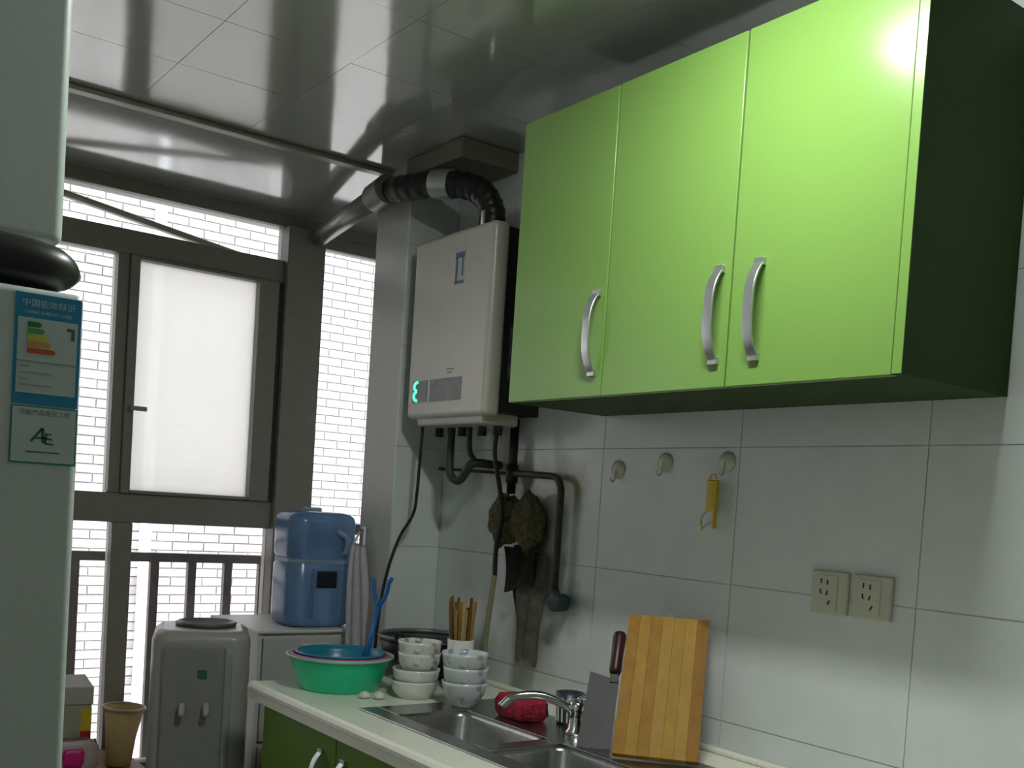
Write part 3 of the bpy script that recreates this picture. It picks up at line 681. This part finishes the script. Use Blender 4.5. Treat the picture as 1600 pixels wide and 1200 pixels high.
# lettering and bars are flat print on the label
def prt(nm, x0, x1, z0, z1, m, d=.0009): return fin(nm, B(x0, x1, YD-d, YD-.0005, z0, z1), m, ld)
prt('label_field', .2015, .2535, 1.3845, 1.4535, PAP)
BARS = [((.03, .20, .08), .012), ((.10, .42, .06), .015), ((.62, .62, .06), .018), ((.62, .36, .05), .021), ((.55, .11, .04), .025)]
for i, (c, l_) in enumerate(BARS):
    zt_ = 1.4500-i*.0060; bm = NB(); x0_ = .2100
    pts = [(x0_, zt_), (x0_+l_-.002, zt_), (x0_+l_, zt_-.0024), (x0_+l_-.002, zt_-.0048), (x0_, zt_-.0048)]
    a_ = [bm.verts.new((x, YD-.0013, z)) for x, z in pts]; b_ = [bm.verts.new((x, YD-.0008, z)) for x, z in pts]
    bm.faces.new(a_); bm.faces.new(b_[::-1])
    for k in range(5): bm.faces.new((a_[k], a_[(k+1) % 5], b_[(k+1) % 5], b_[k]))
    fin('rating_bar', bm, mat('bar_%d' % i, c, .5), ld)
prt('label_rule', .2015, .2535, 1.4135, 1.4140, INK, .0012)
WPR = mat('label_white_print', (.55, .70, .78), .5)
text('中国能效标识', .0078, (.2275, YD-.0010, 1.4645), FACE_Y, WPR, 'label_title', ld)
text('CHINA ENERGY LABEL', .0042, (.2275, YD-.0010, 1.4575), FACE_Y, WPR, 'label_subtitle', ld)
for i, z in enumerate((1.4085, 1.4025, 1.3970, 1.3915)): prt('label_line', .2045, .213+(i % 2)*.02, z, z+.0014, mat('faint_print', (.36, .44, .43), .6), .0012)
prt('label_mark', .2440, .2510, 1.4455, 1.4480, INK, .0012); prt('label_mark', .2480, .2510, 1.4370, 1.4455, INK, .0012)
GRL = mat('label_green', (.03, .30, .20), .5)
prt('certificate_border', .1985, .2570, 1.3195, 1.3730, GRL, .0007)
prt('certificate_field', .2000, .2555, 1.3212, 1.3716, PAP, .0010)
text('节能产品惠民工程', .0056, (.2278, YD-.0012, 1.3650), FACE_Y, INK, 'certificate_title', ld)
bm = NB()
def stroke(a, b, w_):
    a, b = Vector(a), Vector(b); n_ = Vector((-(b-a).y, (b-a).x)).normalized()*w_
    q = [a+n_, b+n_, b-n_, a-n_]; bm.faces.new([bm.verts.new((p.x, YD-.0013, p.y)) for p in q])
for a, b, w_ in (((.2165, 1.3400), (.2265, 1.3530), .0011), ((.2265, 1.3530), (.2275, 1.3395), .0014), ((.2205, 1.3435), (.2290, 1.3440), .0008), ((.2290, 1.3385), (.2300, 1.3480), .0010), ((.2290, 1.3480), (.2345, 1.3475), .0006), ((.2295, 1.3435), (.2355, 1.3428), .0008), ((.2290, 1.3388), (.2365, 1.3384), .0008)): stroke(a, b, w_)
fin('certificate_logo', bm, mat('logo_green', (.02, .16, .09), .5), ld)
prt('label_line', .2130, .2420, 1.3300, 1.3312, INK, .0012)

# ================================================================== WATER DISPENSER
dx0, dx1, dy0, dy1, dz1 = .965, 1.235, 2.845, 3.115, .905
DSP = mat('grey_dispenser_plastic', (.38, .37, .35), .3, var=.03)
wd = thing('water_dispenser', ((dx0+dx1)/2, (dy0+dy1)/2, 0), 'grey water dispenser without its bottle in front of the window', 'water dispenser')
hxd, hyd = (dx1-dx0)/2, (dy1-dy0)/2; dc = ((dx0+dx1)/2, (dy0+dy1)/2, 0)
fin('body', loft(NB(), [(hxd, hyd, .05, .01), (hxd, hyd, .05, dz1-.03), (hxd-.004, hyd-.004, .05, dz1-.014), (hxd-.018, hyd-.018, .045, dz1-.003), (hxd-.03, hyd-.03, .04, dz1)], dc, 8), DSP, wd, smooth=False, bevel=.001)
fin('front_panel', loft(NB(), [(.085, .012, .011, .03), (.085, .012, .011, .855), (.075, .008, .007, .868)], (dc[0]-.018, dy0-.002, 0), 5), mat('dispenser_front', (.25, .245, .23), .35), wd, bevel=.001)
fin('side_strip', B(dx1-.085, dx1-.05, dy0-.006, dy0+.004, .03, .84), mat('dispenser_strip', (.30, .32, .33), .3), wd, bevel=.003)
fin('bottle_seat', lathe(NB(), [(.085, 0), (.088, .008), (.080, .012), (.072, .006), (.055, -.001), (0, -.001)], (dc[0]+.01, dc[1]+.02, dz1+.0012), 40), mat('dark_seat', (.10, .10, .10), .35), wd, smooth=True)
for x_ in (-.045, .02):
    fin('tap', tube(NB(), smoothpath([(dc[0]+x_, dy0-.008, .70), (dc[0]+x_, dy0-.035, .70), (dc[0]+x_, dy0-.042, .675)], 4), .009, 10), mat('grey_tap', (.40, .40, .38), .4), wd, smooth=True)
fin('sticker', B(dc[0]-.008, dc[0]+.018, dy0-.0155, dy0-.0138, .775, .80), mat('green_sticker', (.03, .12, .09), .5), wd)
wd.rotation_euler.z = math.radians(-20)
fin('base_foot', loft(NB(), [(hxd-.02, hyd-.02, .04, 0), (hxd-.02, hyd-.02, .04, .012)], dc, 6), BLACK, wd)

# ================================================================== DRAWER TOWER WITH JUG
tx0, tx1, ty0, ty1, tz = 1.285, 1.665, 3.005, 3.40, .885
dt = thing('drawer_tower', ((tx0+tx1)/2, (ty0+ty1)/2, 0), 'white plastic drawer tower in the corner under the blue jug', 'drawers')
TW = mat('milky_plastic', (.55, .56, .54), .4, var=.04)
bm = NB(); box(bm, tx0, tx0+.012, ty0, ty1, .02, tz-.012); box(bm, tx1-.012, tx1, ty0, ty1, .02, tz-.012); box(bm, tx0+.012, tx1-.012, ty1-.01, ty1, .02, tz-.012)
for i in range(6): box(bm, tx0+.012, tx1-.012, ty0+.004, ty1-.01, .02+i*.168, .03+i*.168)
fin('carcass', bm, WHITE, dt)
fin('top', B(tx0-.006, tx1+.006, ty0-.010, ty1+.004, tz-.012, tz), WHITE, dt, bevel=.005)
for i in range(5):
    z0_ = .034+i*.168
    d = fin('drawer', B(tx0+.016, tx1-.016, ty0-.004, ty1-.03, z0_, z0_+.155), TW, dt, bevel=.006); ORG[d.name] = ORG[dt.name]
    fin('drawer_pull', B((tx0+tx1)/2-.05, (tx0+tx1)/2+.05, ty0-.018, ty0-.004, z0_+.115, z0_+.135), WHITE, d, bevel=.004)
JB = mat('blue_jug_plastic', (.16, .29, .52), .22, var=.12, scale=9, **{'Transmission Weight': .25})
jc = (1.512, 3.125, tz)
jg = thing('water_jug', jc, 'blue plastic water jug with a moulded grip on the drawer tower', 'jug')
hx_, hy_ = .117, .095
secs = [(hx_-.02, hy_-.02, .05, .001), (hx_-.004, hy_-.004, .055, .012), (hx_, hy_, .055, .03), (hx_, hy_, .055, .195), (hx_-.007, hy_-.007, .05, .205), (hx_-.007, hy_-.007, .05, .218), (hx_, hy_, .055, .228), (hx_, hy_, .055, .335), (hx_-.004, hy_-.004, .053, .352), (hx_-.016, hy_-.016, .048, .364), (hx_-.035, hy_-.03, .04, .369)]
jb = fin('body', loft(NB(), secs, jc, 8), JB, jg, smooth=True); ORG[jb.name] = ORG[jg.name]
bs = jb.modifiers.new('es', 'EDGE_SPLIT'); bs.split_angle = math.radians(50)
fin('belt', loft(NB(), [(hx_-.004, hy_-.004, .052, .2055), (hx_-.004, hy_-.004, .052, .2175)], jc, 8), mat('pale_blue_belt', (.26, .36, .48), .3), jg, smooth=False)
fin('grip_recess_shade', B(jc[0]-.035, jc[0]+.042, jc[1]-hy_-.002, jc[1]-hy_+.02, jc[2]+.125, jc[2]+.185), mat('grip_shadow', (.006, .01, .02), .5), jb, bevel=.008, seg=3)  # near-black block painted as the shade inside the moulded grip
for x_ in (-.045, .048): fin('rib', B(jc[0]+x_-.005, jc[0]+x_+.005, jc[1]-hy_-.005, jc[1]-hy_+.01, jc[2]+.03, jc[2]+.19), JB, jb, bevel=.004)
fin('grip_bar', tube(NB(), smoothpath([(jc[0]+.055, jc[1]-hy_+.005, jc[2]+.235), (jc[0]+.06, jc[1]-hy_-.012, jc[2]+.25), (jc[0]+.06, jc[1]-hy_-.012, jc[2]+.29), (jc[0]+.03, jc[1]-hy_+.004, jc[2]+.31)], 5), .010, 10), mat('pale_blue_grip', (.20, .30, .44), .3), jb, smooth=True)
fin('cap', lathe(NB(), [(.030, 0), (.030, .010), (.026, .013), (0, .013)], (jc[0], jc[1]+.03, jc[2]+.3685), 28), mat('pale_cap', (.4, .48, .55), .35), jg, smooth=True)
# white plastic bag beside the jug
BAG = mat('thin_white_plastic', (.88, .85, .90), .4, bump=.3, bscale=22)
def bagm(c, hx_, hy_, hz, seed):
    bm = NB(); bmesh.ops.create_icosphere(bm, subdivisions=4, radius=1); rd = random.Random(seed); ph = [rd.uniform(0, 6) for _ in range(8)]
    for v in bm.verts:
        p = v.co.copy(); s_ = 1-.55*max(0, p.z)**1.5
        q = 1+.07*math.sin(6*math.atan2(p.y, p.x)+ph[0]+2*p.z)+.05*math.sin(9*p.z+ph[1]+3*p.x)
        v.co = Vector((c[0]+p.x*hx_*q*s_, c[1]+p.y*hy_*q*s_, c[2]+hz*(max(p.z, -.75)+.75)))
    return bm
def hangf(u, v):
    w_ = .085+.060*math.sin(min(1, v*1.6)*math.pi/2)
    return (1.556-.012*math.sin(u*math.pi)*v+.005*math.sin(u*17+4*v), 2.905+w_*(u-.5)-.012*v, 1.165-.33*v+.008*math.sin(u*9)*v)
hb2 = thing('plastic_bag', (1.56, 2.88, .83), 'thin white plastic bag hanging on the column beside the blue jug', 'bag')
fin('bag_body', cloth(22, 20, hangf, .014), BAG, hb2, smooth=True)
fin('handle_loop', tube(NB(), smoothpath([(1.556, 2.875, 1.160), (1.566, 2.891, 1.20), (1.574, 2.909, 1.215), (1.566, 2.925, 1.20), (1.556, 2.940, 1.160)], 5), .004, 8), BAG, hb2, smooth=True)
fin('wall_nail', tube(NB(), [(1.5795, 2.909, 1.208), (1.555, 2.909, 1.209)], .003, 8), STEEL, hb2)

# ================================================================== LOW BENCH WITH A BOX, TUB AND BAGS BY THE WINDOW
BW = wood('bench_wood', (.20, .11, .04), (.30, .18, .07), 4, axis='Y')
be = thing('low_bench', (.45, 3.36, 0), 'low brown wooden bench below the window', 'bench')
fin('seat', B(-.1, 1.04, 3.21, 3.53, .40, .43), BW, be, bevel=.004)
for x_ in (-.07, .98):
    for y_ in (3.23, 3.48): fin('leg', B(x_, x_+.035, y_, y_+.035, 0, .40), BW, be)
fin('stretcher', B(-.035, .98, 3.355, 3.38, .15, .19), BW, be)
CT = mat('grey_beige_carton', (.36, .34, .27), .8, var=.08)
Mx = Matrix.Translation((.775, 3.400, .4305)) @ Matrix.Rotation(math.radians(-8), 4, 'Z')
ct = thing('carton', (.775, 3.400, .4305), 'grey beige carton with a lid seam on the bench', 'box')
fin('box_body', B(-.12, .12, -.11, .11, 0, .20, mtx=Mx), CT, ct, bevel=.003)
fin('lid', B(-.124, .124, -.114, .114, .2005, .255, mtx=Mx), mat('carton_lid', (.42, .40, .34), .7), ct, bevel=.003)
fin('yellow_patch', B(.090, .1205, -.1108, -.109, .12, .19, mtx=Mx), mat('patch_yellow', (.55, .42, .02), .5), ct)
fin('red_patch', B(.090, .1205, -.1112, -.1105, .06, .12, mtx=Mx), mat('patch_red', (.40, .01, .02), .5), ct)
Mt = Matrix.Rotation(math.radians(2), 3, 'X') @ Matrix.Rotation(math.radians(3), 3, 'Y')
tb = thing('plastic_tub', (.965, 3.300, .432), 'peach yellow plastic tub standing beside the carton', 'tub')
fin('body', lathe(NB(), [(.034, 0), (.038, .004), (.044, .09), (.060, .180), (.057, .180), (.041, .09), (.035, .008), (0, .007)], (.972, 3.300, .4325), 36, mtx=Mt), mat('peach_plastic', (.86, .62, .28), .4), tb, smooth=True)
fin('rim', tube(NB(), [Vector((.972, 3.300, .4325))+Mt @ Vector((.061*math.cos(k*math.pi/16), .061*math.sin(k*math.pi/16), .180)) for k in range(32)], .005, 8, closed=True), mat('peach_rim', (.62, .50, .42), .4), tb, smooth=True)
pkb = thing('snack_bag', (.80, 3.245, .4305), 'pale crumpled snack bag with a bright pink patch on the bench', 'bag')
fin('pouch', cushion((.800, 3.245, .4305), .095, .026, .10, 8, .005), mat('pale_pink_foil', (.48, .38, .38), .4, bump=.4, bscale=30), pkb, smooth=True)
fin('pink_patch', cushion((.820, 3.2395, .452), .032, .022, .058, 9, .002), mat('hot_pink_print', (.60, .02, .20), .4), pkb, smooth=True)
fin('plastic_bag', bagm((1.105, 3.36, .0), .05, .06, .27, 12), BAG, label='small white plastic bag on the floor between bench and dispenser', cat='bag', smooth=True)
